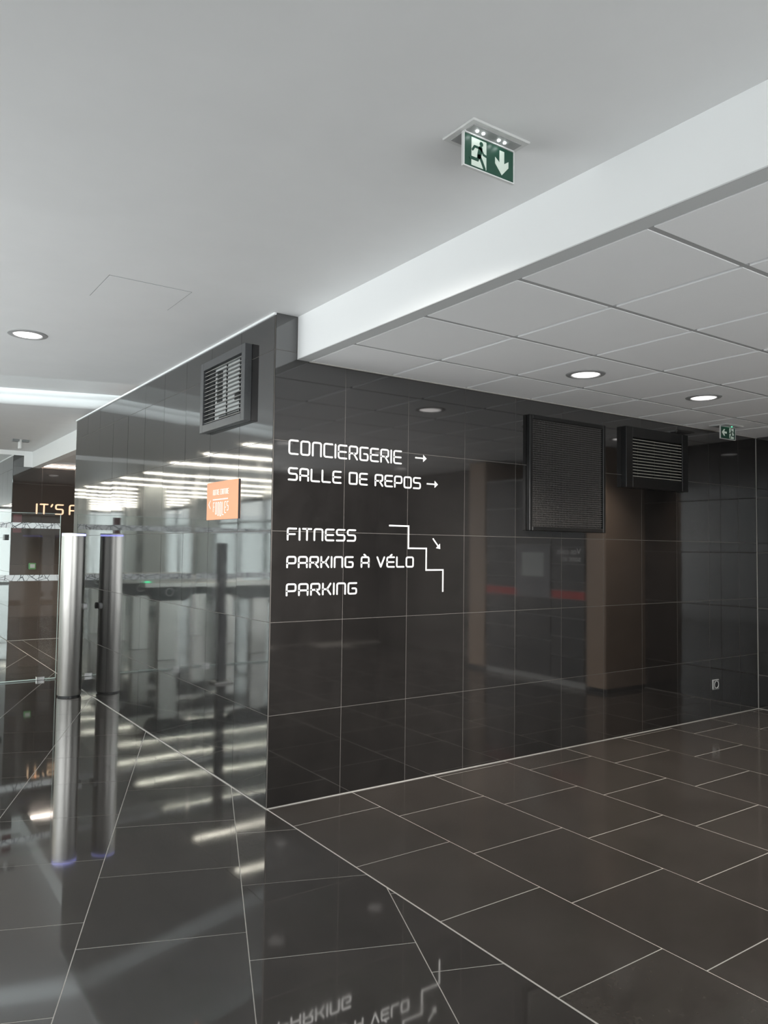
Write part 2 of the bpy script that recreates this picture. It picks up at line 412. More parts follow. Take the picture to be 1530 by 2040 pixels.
# hall: tiles turned 21.7 degrees, laid in thirds
A_ = math.radians(21.7); PN = 0.585
def ns(n, s): return (n * math.cos(A_) + s * math.sin(A_), -n * math.sin(A_) + s * math.cos(A_))
for k in range(-34, 18):
    n0 = -0.757 + PN * k
    off = 0.463 - 0.195 * k
    for j in range(-44, 60):
        s0 = off % PN + PN * j
        g = GAP / 2
        poly = [ns(n0 + g, s0 + g), ns(n0 + PN - g, s0 + g), ns(n0 + PN - g, s0 + PN - g), ns(n0 + g, s0 + PN - g)]
        poly = clip(poly, lambda x, y: -0.003 - x)
        poly = clip(poly, (lambda x, y: x + 7.05) if n0 * -math.sin(A_) + s0 * math.cos(A_) > 4.6 else (lambda x, y: x + 3.25)) if poly else poly
        poly = clip(poly, lambda x, y: y + 6.55) if poly else poly
        poly = clip(poly, lambda x, y: 26.1 - y) if poly else poly
        if len(poly) >= 3: floor_tile(poly, M['floor'])
# right bay: straight tiles running along the bay
XL = [0.003, 0.537] + [0.537 + 0.597 * i for i in range(1, 9)]
OF = [-0.295, -0.466, -0.047, -0.240, -0.435, -0.045, -0.24, -0.435, -0.045]
for k in range(len(XL) - 1):
    x0, x1 = XL[k] + GAP / 2, min(XL[k + 1] - GAP / 2, 4.88)
    if x1 <= x0: continue
    ys = [-0.003] + [OF[k] - PN * j for j in range(0, 17)]
    for a, b in zip(ys, ys[1:]):
        if b < -6.0: break
        e = 0.0008
        floor_tile([(x0 + e, b + GAP / 2 + e), (x1 - e, b + GAP / 2 + e), (x1 - e, a - GAP / 2 - e), (x0 + e, a - GAP / 2 - e)], M['floor_bay'])
# passage behind the near block
for x0, x1 in ((0.003, 0.2), (0.2, 0.8), (0.8, 1.4), (1.4, 2.0), (2.0, 2.6), (2.6, 3.2), (3.2, 3.8), (3.8, 4.4), (4.4, 4.9)):
    off = 4.57 + 0.2 * int(x0 * 10 % 3)
    ys = [YE + 0.003] + [y for y in [off + 0.6 * j for j in range(8)] if YE + .05 < y < YF - .05] + [YF - 0.003]
    for a, b in zip(ys, ys[1:]):
        floor_tile([(x0 + GAP / 2, a + GAP / 2), (x1 - GAP / 2, a + GAP / 2), (x1 - GAP / 2, b - GAP / 2), (x0 + GAP / 2, b - GAP / 2)], M['floor'])
o = from_bm('far_paving', rest, M['floor'], floor); o['kind'] = 'stuff'

# ------------------------------------------------------------------ walls of the near block
def wall_tile(wall, axis, u0, u1, z0, z1, plane, material, tilt=0.0, out=-1):
    """tile on a wall; axis 'x': wall runs along x at y=plane; axis 'y': along y at x=plane; out = side of its face"""
    g = 0.0016; t = 0.010
    lo, hi = (plane, plane + t) if out < 0 else (plane - t, plane)
    if axis == 'x': o = box('tile', u0 + g, u1 - g, lo, hi, z0 + g, z1 - g, material, wall)
    else: o = box('tile', lo, hi, u0 + g, u1 - g, z0 + g, z1 - g, material, wall)
    if tilt:
        a, b = (max(-1.8 * tilt, min(1.8 * tilt, random.gauss(0, tilt))) for _ in range(2))
        o.rotation_euler = (a, 0, b) if axis == 'x' else (0, a, b)
    return o
sign_wall = struct(box('wall_sign', 0.004, 4.92, 0.0010, 0.25, 0.0, H, M['grout_dark']))
for i in range(11):
    u0 = max(i * TW, 0.001); u1 = min((i + 1) * TW, 4.886)
    for r in range(5):
        z0, z1 = ROWS[r], ROWS[r + 1]
        if r == 4 and i > 0: z1 = ZS + 0.006
        wall_tile(sign_wall, 'x', u0, u1, z0, z1, 0.0, M['stone'], 0.0006)
wall_tile(sign_wall, 'x', 0.001, 0.134, 2.49, H, 0.0, M['stone'])
long_wall = struct(box('wall_long', 0.0019, 0.20, 0.25, YE - 0.003, 0.0, H, M['grout_dark']))
# strip of backing behind the first tiles next to the corner
cyl_edge = box('corner_backing', 0.0019, 0.02, 0.012, 0.25, 0.0, H, M['grout_dark'], long_wall)
yy = 0.012; j = 0
while yy < YE - 0.01:
    y1 = min(TL * (j + 1), YE)
    if YE - y1 < 0.08: y1 = YE
    for r in range(6): wall_tile(long_wall, 'y', yy, y1, ROWS[r], ROWS[r + 1], 0.0, M['stone'], 0.0011)
    yy = y1; j += 1
struct(box('wall_block_end', 0.004, 4.9, YE - 0.10, YE, 0.0, H, M['passage']))
struct(box('wall_right', 4.8828, 5.1, -6.1, 0.004, 0.0, H, M['grout_dark']))
wr = bpy.data.objects['wall_right']
for k in range(6):
    for r in range(5):
        wall_tile(wr, 'y', -0.35 - TW * k if k else -0.35, 0.0 if k == 0 else -0.35 - TW * (k - 1), (0, .30, .90, 1.4, 1.9, ZS)[r] + .004, (0, .30, .90, 1.4, 1.9, ZS)[r + 1], 4.882, M['stone'], 0.0004)
# light joints where walls meet floor, and the vertical one in the far corner
n = 1
for a in ((0.0, 4.882, -0.005, 0.0, -0.002, 0.004), (-0.005, 0.0, -0.005, YE, -0.002, 0.004), (4.877, 4.882, -1.2, 0.0, -0.002, 0.004),
          (4.878, 4.882, -0.004, 0.0, 0.0, ZS)):
    struct(box('trim_%d' % n, *a, M['silicone'])); n += 1
struct(box('trim_%d' % n, -0.0006, 0.004, 0.004, 0.0075, 0.0, H, M['grout_dark'])); n += 1
# thin white shadow strip on top of the long wall
struct(box('trim_%d' % n, -0.010, 0.003, 0.0, YE, H - 0.012, H, M['white'])); n += 1

# ------------------------------------------------------------------ ceilings
def ye(x): return 2.378 - 0.30 * x
ceil = struct(prism('ceiling', [(-3.3, -6.6), (0.14, -6.6), (0.14, ye(0.14)), (-3.3, ye(-3.3))], H, H + 0.03, M['paint']))
# long recess across the hall, then the raised ceiling of the far bay
RT = 2.90; RW = 1.70
struct(prism('ceiling_recess', [(-3.3, ye(-3.3) - 0.3), (0.6, ye(0.6) - 0.3), (0.6, ye(0.6) + RW + .1), (-3.3, ye(-3.3) + RW + .1)], RT, RT + 0.03, M['paint']))
bm = bmesh.new()   # soft-edged step down from the recess to the raised ceiling
prof = [(RW, RT)] + [(RW + 0.0, RT - 0.05)] + [(RW + 0.09 * (1 - math.cos(a)), ZB + 0.09 - 0.09 * math.sin(a)) for a in [math.pi / 2 * t / 6 for t in range(7)]]
xs = [0.6, -3.2]; rows_ = []
for x in xs:
    base = ye(max(x, -6.0)); rows_.append([bm.verts.new((x, base + d, z)) for d, z in prof])
for a, b in zip(rows_, rows_[1:]):
    for i in range(len(prof) - 1): bm.faces.new((a[i], a[i + 1], b[i + 1], b[i]))
struct(from_bm('trim_%d' % n, bm, M['white'], smooth=True)); n += 1
e0 = RW + 0.09
struct(prism('ceiling_far_bay', [(-7.1, 4.45), (-3.2, 4.45), (-3.2, ye(-3.2) + e0), (0.60, ye(0.60) + e0), (0.60, YE - .06), (0.30, YE - .06), (0.30, YF + .001), (-7.1, YF + .001)], ZB, ZB + 0.03, M['paint']))
struct(box('ceiling_hall_end', -7.1, 0.14, YF, 26.2, H, H + 0.12, M['white']))
struct(prism('ceiling_roof', LS, 3.02, 3.06, M['paint']))
struct(box('wall_parapet_side', -3.3, -3.2, -6.6, 4.4, 2.70, 3.02, M['paint'])); struct(box('wall_parapet_back', -3.3, 0.14, -6.6, -6.5, 2.70, 3.02, M['paint'])); struct(box('wall_parapet_bay', 0.14, 5.0, -6.1, -6.0, 2.46, 3.02, M['paint']))
# infill above the near block so no sky leaks in
struct(box('wall_upper', 0.56, 0.62, 0.0, YE, H, 3.02, M['paint']))
# cove light lying on top of the ceiling lip, hidden in the recess
bm = bmesh.new()
a0, a1 = Vector((0.10, ye(0.10) - 0.10, H + 0.045)), Vector((-3.15, ye(-3.15) - 0.10, H + 0.045))
dv = (a1 - a0).normalized(); nv = Vector((-dv.y, dv.x, 0)) * 0.02
q = [bm.verts.new(p) for p in (a0 - nv, a0 + nv, a1 + nv, a1 - nv)]; q2 = [bm.verts.new(v.co + Vector((0, 0, 0.02))) for v in q]
bm.faces.new(q); bm.faces.new(q2[::-1])
for i in range(4): bm.faces.new((q[i], q2[i], q2[(i + 1) % 4], q[(i + 1) % 4]))
bmesh.ops.recalc_face_normals(bm, faces=bm.faces[:])
M['cove'] = mat('cool_cove_led', (1, 1, 1), 0.4, emit=(0.80, 0.98, 1.0), estr=80)
tag(from_bm('cove_light', bm, M['cove']), 'cool white light strip lying in the long ceiling recess', 'light strip')

# white bulkhead beam and the low tiled ceiling of the right bay
BX0, BX1 = 0.136, 0.212
beam = struct(box('trim_%d' % n, BX0, BX1, -6.0, -0.002, ZS + 0.004, H + 0.02, M['white'])); n += 1
struct(box('trim_%d' % n, BX0 - 0.001, BX1, -6.0, -0.002, ZS, ZS + 0.004, M['band'])); n += 1
low = struct(box('ceiling_low', BX1 - 0.02, 4.9, -6.0, 0.0, ZS + 0.022, ZS + 0.05, M['tbar']))
CP = 0.5925; CX = 0.1841; CY = 0.1287; TG = 0.0115
for i in range(8):
    x0 = BX1 + 0.010 if i == 0 else CX + CP * i + TG; x1 = min(CX + CP * (i + 1) - TG, 4.875)
    if x1 - x0 < 0.03: continue
    for j in range(10):
        y1 = -0.006 if j == 0 else CY - CP * j - TG; y0 = CY - CP * (j + 1) + TG
        box('ceiling_tile', x0, x1, y0, y1, ZS + 0.001, ZS + 0.022, M['ctile'], low, 0.0015)
for j in range(1, 10):
    yb = CY - CP * j
    box('grid_bar', BX1 + 0.002, 4.88, yb - TG + .0005, yb + TG - .0005, ZS + 0.003, ZS + 0.022, M['gridx'], low)
struct(box('trim_%d' % n, BX1, 4.88, -0.014, -0.001, ZS - 0.004, ZS + 0.012, M['silicone'])); n += 1

# ------------------------------------------------------------------ far block with the lit letters
far_wall = struct(box('wall_far', 0.004, 4.9, YF + 0.0008, YF + 0.25, 0.0, H, M['grout_dark']))
FZ = [0.004, 0.50, 1.10, 1.70, 2.285, 2.53]
for i, (u0, u1) in enumerate(((0.001, 0.40), (0.40, 0.86), (0.86, 1.32), (1.32, 1.78), (1.78, 2.24), (2.24, 2.70))):
    for r in range(5):
        wall_tile(far_wall, 'x', u0, u1, FZ[r], FZ[r + 1], YF, M['stone'], 0.0005)
wall_tile(far_wall, 'x', 0.001, 0.14, 2.53, H, YF, M['stone'])
far_long = struct(box('wall_far_long', 0.0019, 0.2, YF + 0.25, 26.1, 0.0, H, M['grout_dark']))
yy = YF + 0.012
while yy < 12.0:
    for r in range(6): wall_tile(far_long, 'y', yy, yy + TL, ROWS[r], ROWS[r + 1], 0.0, M['stone'], 0.001)
    yy += TL
box('stone_cladding', -0.001, 0.004, yy, 26.1, 0.0, H, M['stone'], far_long)
struct(box('trim_%d' % n, -0.005, 0.0, YF, 14.0, -0.002, 0.004, M['silicone'])); n += 1
struct(box('trim_%d' % n, 0.0, 3.0, YF - 0.005, YF, -0.002, 0.004, M['silicone'])); n += 1
struct(box('trim_%d' % n, -0.010, 0.003, YF, 14.0, H - 0.012, H, M['white'])); n += 1
# white beam over the passage: face towards the hall, front end, soffit, ceiling behind it
struct(box('trim_%d' % n, 0.253, 0.36, YE - 0.05, YF, 2.523, ZB + 0.02, M['white'])); n += 1
struct(box('trim_%d' % n, 0.141, 0.36, YF - 0.001, YF + 0.2, 2.530, ZB + 0.02, M['white'])); n += 1
struct(box('ceiling_passage', 0.36, 4.9, YE - 0.05, YF + 0.01, 2.60, 2.64, M['paint']))
struct(box('trim_%d' % n, 0.30, 4.9, YF - 0.35, YF, 2.575, 2.60, M['paint'])); n += 1
ls = thing('linear_light', (2.0, YF - 0.10, 2.56), 'warm white linear light running along the top of the lit-letter wall', 'light')
box('housing', 0.34, 3.6, YF - 0.13, YF - 0.05, 2.565, 2.58, M['plastic'], ls)
box('diffuser', 0.345, 3.6, YF - 0.125, YF - 0.055, 2.545, 2.565, M['warmstrip'], ls)
struct(box('wall_passage_end', 4.85, 4.95, YE, YF, 0, 2.7, M['dark_wall']))

# ------------------------------------------------------------------ rest of the hall (seen in the polished wall)
struct(box('wall_back', 2.8, 5.0, -6.05, -5.95, 0, 3.0, M['dark_wall'])); struct(box('wall_return', 0.10, 0.14, -6.5, -6.0, 0, 3.0, M['dark_wall']))
def curtain(name, p0, p1, fixed, axis, step, pane='pane'):
    """one glazed front: sill, head, mullions, panes"""
    mid = ((p0 + p1) / 2)
    t = struct(box(name, *((p0, p1, fixed - .05, fixed + .05) if axis == 'x' else (fixed - .05, fixed + .05, p0, p1)), 0.0, 0.06, M['mullion']))
    n_ = int(round((p1 - p0) / step)); s_ = (p1 - p0) / n_
    for zz in ((2.62, 2.72), (2.05, 2.10)):
        box('rail', *((p0, p1, fixed - .04, fixed + .04) if axis == 'x' else (fixed - .04, fixed + .04, p0, p1)), zz[0], zz[1], M['mullion'], t)
    for i in range(n_ + 1):
        u = p0 + s_ * i
        if i < n_: box('pane', *((u + .03, u + s_ - .03, fixed - .004, fixed + .004) if axis == 'x' else (fixed - .004, fixed + .004, u + .03, u + s_ - .03)), 0.06, 2.62, M[pane], t)
        box('mullion', *((u - .03, u + .03, fixed - .05, fixed + .05) if axis == 'x' else (fixed - .05, fixed + .05, u - .03, u + .03)), 0.06, 2.70, M['mullion'], t)
    return t
struct(box('wall_hall_left', -3.3, -3.2, -6.6, -1.2, 0, 3.0, M['white']))
curtain('window_1', -1.2, 4.4, -3.2, 'y', 1.5)
struct(box('wall_hall_side', -7.0, -3.2, 4.4, 4.5, 2.72, 3.0, M['hallwall'])); curtain('window_added_side', -7.0, -3.2, 4.45, 'x', 1.27)  # side glazing added so more daylight reaches the far bay ceiling
curtain('window_2', -3.2, 0.1, -6.5, 'x', 1.6)
curtain('window_added_bay', 0.16, 2.8, -6.0, 'x', 1.3)  # bay window added to bring daylight onto the low ceiling
curtain('window_3', 4.5, 26.0, -7.0, 'y', 1.6, 'dim_tint')
curtain('window_4', -7.0, 0.0, 26.0, 'x', 1.5, 'dim_tint')
ORD = 'first second third fourth fifth sixth seventh eighth ninth tenth eleventh twelfth thirteenth fourteenth fifteenth'.split()
for i in range(15):
    y = 5.40 + 1.36 * i; z = (ZB if y < YF else H)
    t = thing('strip_light', (-4.4, y, z - 0.03), 'long white strip light across the hall ceiling, %s from the ceiling recess' % ORD[i], 'light', 'strip lights of the hall ceiling')
    box('housing', -6.5, -2.25, y - 0.16, y + 0.16, z - 0.02, z - 0.001, M['plastic'], t)
    box('diffuser', -6.48, -2.27, y - 0.055, y + 0.055, z - 0.035, z - 0.02, M['strip'], t)
colm = None
for x, y in ((-3.4, 12.6), (-5.9, 9.6), (-5.9, 16.0), (-3.4, 19.0), (-5.9, 22.4)):
    c = thing('hall_column', (x, y, 0), 'pale grey square column standing in the hall behind the turnstiles', 'column', 'columns of the hall')
    box('shaft', x - .25, x + .25, y - .25, y + .25, 0.0, H - 0.001, M['column'], c)
    box('plinth', x - .27, x + .27, y - .27, y + .27, 0.0, 0.12, M['mullion'], c)

# ------------------------------------------------------------------ bollard by the long wall
bx, by = -0.174, 3.76
b = thing('gate_post', (bx, by, 0), 'round brushed steel gate post with blue light ring beside the polished wall', 'post')
lathe('foot', [(0, 0), (0.098, 0), (0.098, 0.014), (0, 0.014)], (bx, by, 0), M['black'], b)
lathe('body', [(0.0, 0.014), (0.104, 0.014), (0.106, 0.018), (0.106, 1.482), (0.0, 1.482)], (bx, by, 0), M['steel'], b, 64)
lathe('light_ring', [(0.0, 1.482), (0.1045, 1.482), (0.1045, 1.500), (0.0, 1.500)], (bx, by, 0), M['ring'], b, 64)
lathe('cap', [(0.0, 1.500), (0.1055, 1.500), (0.1055, 1.506), (0.101, 1.509), (0.0, 1.509)], (bx, by, 0), M['steel'], b, 64)
for k, dy in enumerate((-0.05, 0.02)):
    kb = lathe('clamp_knob', [(0, 0), (0.026, 0), (0.030, 0.006), (0.030, 0.03), (0.026, 0.034), (0, 0.034)], (bx + 0.100 - (0.012 if k == 0 else 0.002), by + dy, 0.825), M['black'] if k else M['greyplastic'], b, 24)
    kb.rotation_euler = (0, math.pi / 2, 0)

# ------------------------------------------------------------------ glass panels with patterned bands
def glass_panel(x0, x1, label):
    t = thing('glass_panel', ((x0 + x1) / 2, 4.77, 0), label, 'glass panel')
    pn_ = box('pane', x0, x1, 4.765, 4.777, 0.012, 1.722, M['glass'], t)
    bm = bmesh.new()
    for a in ((x0 - .001, x0 + .003, 1.722), (x1 - .003, x1 + .001, 1.722)): add_box(bm, a[0], a[1], 4.7645, 4.7775, 0.012, a[2])
    add_box(bm, x0, x1, 4.7645, 4.7775, 1.720, 1.7235); add_box(bm, x0, x1, 4.7645, 4.7775, 0.004, 0.014)
    from_bm('edge', bm, M['glassedge'], t)
    for z0, z1 in ((1.562, 1.619), (1.022, 1.083)): box('patterned_band', x0, x1 - .004, 4.761, 4.7645, z0, z1, M['film'], pn_)
    for x in (x0 + 0.15, x1 - 0.15): box('floor_clamp', x - .04, x + .04, 4.755, 4.787, 0.0, 0.035, M['chrome'], t, 0.003)
    return t
glass_panel(-1.36, -0.085, 'clear glass panel with two patterned white bands beside the round steel post')
glass_panel(-2.70, -1.40, 'clear glass panel with patterned bands next to the slim gate post')
st = box('notice_sticker', -0.54, -0.458, 4.7776, 4.7784, 1.515, 1.70, M['red'])
tag(st, 'dark red notice sticker on the glass panel behind its upper band', 'sticker')
# slim post standing further out in the hall (mirrored in the wall)
px, py = -1.27, 3.66
t = thing('slim_post', (px, py, 0), 'slim dark metal gate post on a steel base plate, mirrored in polished wall', 'post')
box('base_plate', px - .10, px + .10, py - .08, py + .08, 0, 0.02, M['steel'], t, 0.004)
box('shaft', px - .045, px + .045, py - .03, py + .03, 0.02, 1.44, M['alu'], t, 0.004)
box('edge_strip', px + .046, px + .054, py - .012, py + .012, 0.04, 1.44, M['plastic'], t)

# ------------------------------------------------------------------ turnstiles in the hall (mirrored in the wall)
def turnstile(y, label, lit):
    x1 = -1.04; x0 = -2.82
    t = thing('turnstile', ((x0 + x1) / 2, y, 0), label, 'turnstile', 'turnstiles of the hall')
    box('top_rail', x0, x1, y - .09, y + .09, 0.885, 0.945, M['steel'], t, 0.006)
    cs_ = prism('casing', [(x0 + .05, .90), (x0 + .05, .72), (x0 + .5, .72), (x0 + .62, .80), (x1 - .62, .80), (x1 - .5, .72), (x1 - .12, .72), (x1 - .02, .90)], y - .075, y + .075, M['casing'], t, 'y')
    for a in (x0 + .12, x1 - .42): box('leg', a, a + .22, y - .06, y + .06, 0.0, 0.74, M['steel'], t, 0.004)
    box('swing_pane', (x0 + x1) / 2 - .02, (x0 + x1) / 2 + .0, y + .09, y + .48, 0.22, 0.86, M['glass'], t)
    lathe('light', [(0, 0), (.035, 0), (.03, .012), (0, .016)], (x1 - .06, y, 0.945), M['ledgreen'] if lit else M['greyplastic'], t, 24)
    bm = bmesh.new()
    pts = [(x1 - .30 + .045 * math.cos(a), .825 + .045 * math.sin(a)) for a in [2 * math.pi * k / 20 for k in range(20)]]
    ribbon(bm, pts, .008, lambda u, v, d: (u, y - .075 - d, v), 0.0, 0.002, True)
    from_bm('emblem', bm, M['grey_text'], cs_)
for y, lab, lit in ((5.56, 'steel turnstile with lit green lamp, first behind the glass panels', True), (6.65, 'steel turnstile with unlit lamp, second behind the glass panels', False),
                    (7.74, 'steel turnstile with lit green lamp, third behind the glass panels', True), (8.83, 'steel turnstile with unlit lamp, fourth behind the glass panels', False)):
    turnstile(y, lab, lit)

# ------------------------------------------------------------------ louvred grilles
def louvre(name, label, cat, axis, u0, u1, z0, z1, depth, fr, frame_mat, slat_mat, nsl, nbar, fittings, back):
    """axis 'y': on the long wall facing -x; axis 'x': on the sign wall facing -y"""
    um = (u0 + u1) / 2
    t = thing(name, (0, um, z0) if axis == 'y' else (um, 0, z0), label, cat)
    def B(nm, a, b, d0, d1, c, d, m, bev=0.0):   # depth measured outwards from the wall face
        return box(nm, -d1, -d0, a, b, c, d, m, t, bev) if axis == 'y' else box(nm, a, b, -d1, -d0, c, d, m, t, bev)
    B('frame_side', u0, u0 + fr, 0, depth, z0, z1, frame_mat, 0.002); B('frame_side', u1 - fr, u1, 0, depth, z0, z1, frame_mat, 0.002)
    B('frame_rail', u0 + fr, u1 - fr, 0, depth, z0, z0 + fr, frame_mat, 0.002); B('frame_rail', u0 + fr, u1 - fr, 0, depth, z1 - fr, z1, frame_mat, 0.002)
    B('backing', u0 + fr, u1 - fr, 0.001, 0.004, z0 + fr, z1 - fr, back)
    for (a, b, c, d) in fittings:
        B('duct_part', u0 + fr + (u1 - u0 - 2 * fr) * a, u0 + fr + (u1 - u0 - 2 * fr) * b, 0.004, 0.007, z0 + fr + (z1 - z0 - 2 * fr) * c, z0 + fr + (z1 - z0 - 2 * fr) * d, M['ductfitting'])
    pitch = (z1 - z0 - 2 * fr) / nsl
    for k in range(nsl):
        zc = z0 + fr + pitch * (k + .5)
        o = B('slat', u0 + fr, u1 - fr, depth - 0.036, depth - 0.008, zc - 0.0022, zc + 0.0022, slat_mat)
        if axis == 'y': o.rotation_euler = (0, math.radians(-12), 0)
        else: o.rotation_euler = (math.radians(12), 0, 0)
    for k in range(nbar):
        u = u0 + fr + (u1 - u0 - 2 * fr) * (k + .5) / nbar if nbar > 1 else um
        B('bar', u - 0.006, u + 0.006, depth - 0.042, depth - 0.0365, z0 + fr, z1 - fr, M['black'])
    return t
louvre('air_grille', 'grey framed louvred air grille near the top of polished long wall', 'air grille', 'y', 0.300, 0.985, 2.132, 2.583, 0.045, 0.048, M['alu'], M['alu'], 14, 3,
       [(.86, 1.0, 0, 1), (.62, .76, .35, .92), (.0, .30, .30, .42), (.2, .7, .02, .10), (.04, .2, .6, .72)], M['duct_pale'])
louvre('air_grille', 'black framed louvred air grille beside the square-mesh vent on sign wall', 'air grille', 'x', 2.965, 3.765, 1.895, 2.365, 0.045, 0.080, M['darkmetal'], M['slat'], 13, 3, [], M['cavity'])
# square-mesh vent
t = thing('mesh_vent', (2.34, 0, 1.536), 'large black vent with fine square mesh on the sign wall', 'vent')
u0, u1, z0, z1 = 1.936, 2.738, 1.536, 2.343; fr = 0.030; dp = 0.035
box('frame_side', u0, u0 + fr, -dp, 0, z0, z1, M['darkmetal'], t, 0.004); box('frame_side', u1 - fr, u1, -dp, 0, z0, z1, M['darkmetal'], t, 0.004)
box('frame_rail', u0 + fr, u1 - fr, -dp, 0, z0, z0 + fr, M['darkmetal'], t, 0.004); box('frame_rail', u0 + fr, u1 - fr, -dp, 0, z1 - fr, z1, M['darkmetal'], t, 0.004)
box('backing', u0 + fr, u1 - fr, -0.004, -0.001, z0 + fr, z1 - fr, M['cavity'], t)
bm = bmesh.new(); pit = 0.0155
M['mesh'] = mat('dark_grey_mesh', (0.105, 0.10, 0.095), 0.35)
k = 0
while u0 + fr + pit * k < u1 - fr: add_box(bm, u0 + fr + pit * k - .0012, u0 + fr + pit * k + .0012, -0.024, -0.012, z0 + fr, z1 - fr); k += 1
k = 0
while z0 + fr + pit * k < z1 - fr: add_box(bm, u0 + fr, u1 - fr, -0.0235, -0.0125, z0 + fr + pit * k - .0012, z0 + fr + pit * k + .0012); k += 1
o = from_bm('mesh_grid', bm, M['mesh'], t); o['kind'] = 'stuff'

# ------------------------------------------------------------------ wayfinding letters on the sign wall
FW = lambda u, v, d: (u, -d, v)
ST = 0.0097
for text, x1, z0, z1, lab in (
        ('CONCIERGERIE', 0.868, 1.9155, 2.000, 'white letters CONCIERGERIE on the black tiled wall'),
        ('SALLE DE REPOS', 1.017, 1.771, 1.845, 'white letters SALLE DE REPOS on the black tiled wall'),
        ('FITNESS', 0.543, 1.4385, 1.510, 'white letters FITNESS on the black tiled wall'),
        ('PARKING À VÉLO', 0.968, 1.286, 1.3535, 'white letters PARKING À VÉLO on the black tiled wall'),
        ('PARKING', 0.555, 1.132, 1.2025, 'white letters PARKING alone on the lowest line of the black wall')):
    t = thing('wall_lettering', (0.091, 0, z0), lab, 'lettering', 'wayfinding words on the sign wall')
    lettering(text, 0.091, x1, z0, z1, ST, FW, 0.0, 0.002, M['letter'], t)
def arrow(name, p, q, hw, hl, label, parent_cat='arrow'):
    p = Vector(p); q = Vector(q); d = (q - p).normalized(); nn = Vector((-d.y, d.x)); s = q - d * hl
    t = thing(name, (p.x, 0, p.y), label, parent_cat)
    bm = bmesh.new(); ribbon(bm, [p, s + d * 0.002], 0.0085, FW, 0, 0.002, False, False); from_bm('shaft', bm, M['letter'], t)
    prism('head', [(q.x, q.y), tuple(s + nn * hw), tuple(s - nn * hw)], -0.002, 0.0, M['letter'], t, 'y')
arrow('direction_arrow', (0.971, 1.9655), (1.060, 1.9655), 0.022, 0.026, 'small white arrow pointing right after the word CONCIERGERIE')
arrow('direction_arrow', (1.064, 1.8085), (1.153, 1.8085), 0.022, 0.026, 'small white arrow pointing right after the words SALLE DE REPOS')
arrow('direction_arrow', (1.1165, 1.467), (1.176, 1.402), 0.021, 0.026, 'white arrow pointing down right above the stair line')
t = thing('stair_pictogram', (0.78, 0, 1.132), 'white stepped stair line beside the word FITNESS', 'pictogram')
steps = [(0.779, 1.5395), (0.926, 1.5395), (0.926, 1.404), (1.065, 1.404), (1.065, 1.270), (1.200, 1.270), (1.200, 1.132)]
bm = bmesh.new(); ribbon(bm, steps, 0.0092, FW, 0, 0.002, False, False); from_bm('stepped_line', bm, M['letter'], t)

# ------------------------------------------------------------------ orange board on the long wall (viewer sees +y on the left)
t = thing('orange_board', (0, 0.678, 1.568), 'small orange canteen sign board on the polished long wall', 'sign')
box('board', -0.007, -0.0005, 0.437, 0.920, 1.568, 1.805, M['edge'], t)
fc_ = box('face', -0.0085, -0.007, 0.437, 0.920, 1.568, 1.805, M['orange'], t)
FL = lambda u, v, d: (-0.0085 - d, 0.920 - u, v)        # u from the board's left edge
lg = box('rule', -0.0095, -0.0085, 0.920 - 0.335, 0.920 - 0.10, 1.690, 1.6975, M['print_white'], fc_)
lettering('NOTRE CANTINE', 0.10, 0.345, 1.722, 1.757, 0.0042, FL, 0, 0.001, M['print_white'], fc_, 0.55)
lettering('FOODLES', 0.105, 0.345, 1.588, 1.678, 0.0056, FL, 0, 0.001, M['print_white'], fc_, 0.75, [.66, .86, .96, 1.0, .93, .80, .62])
bm = bmesh.new(); ribbon(bm, [(0.062, 1.690), (0.034, 1.665), (0.062, 1.640)], 0.006, FL, 0, 0.001); from_bm('arrow', bm, M['print_white'], fc_)

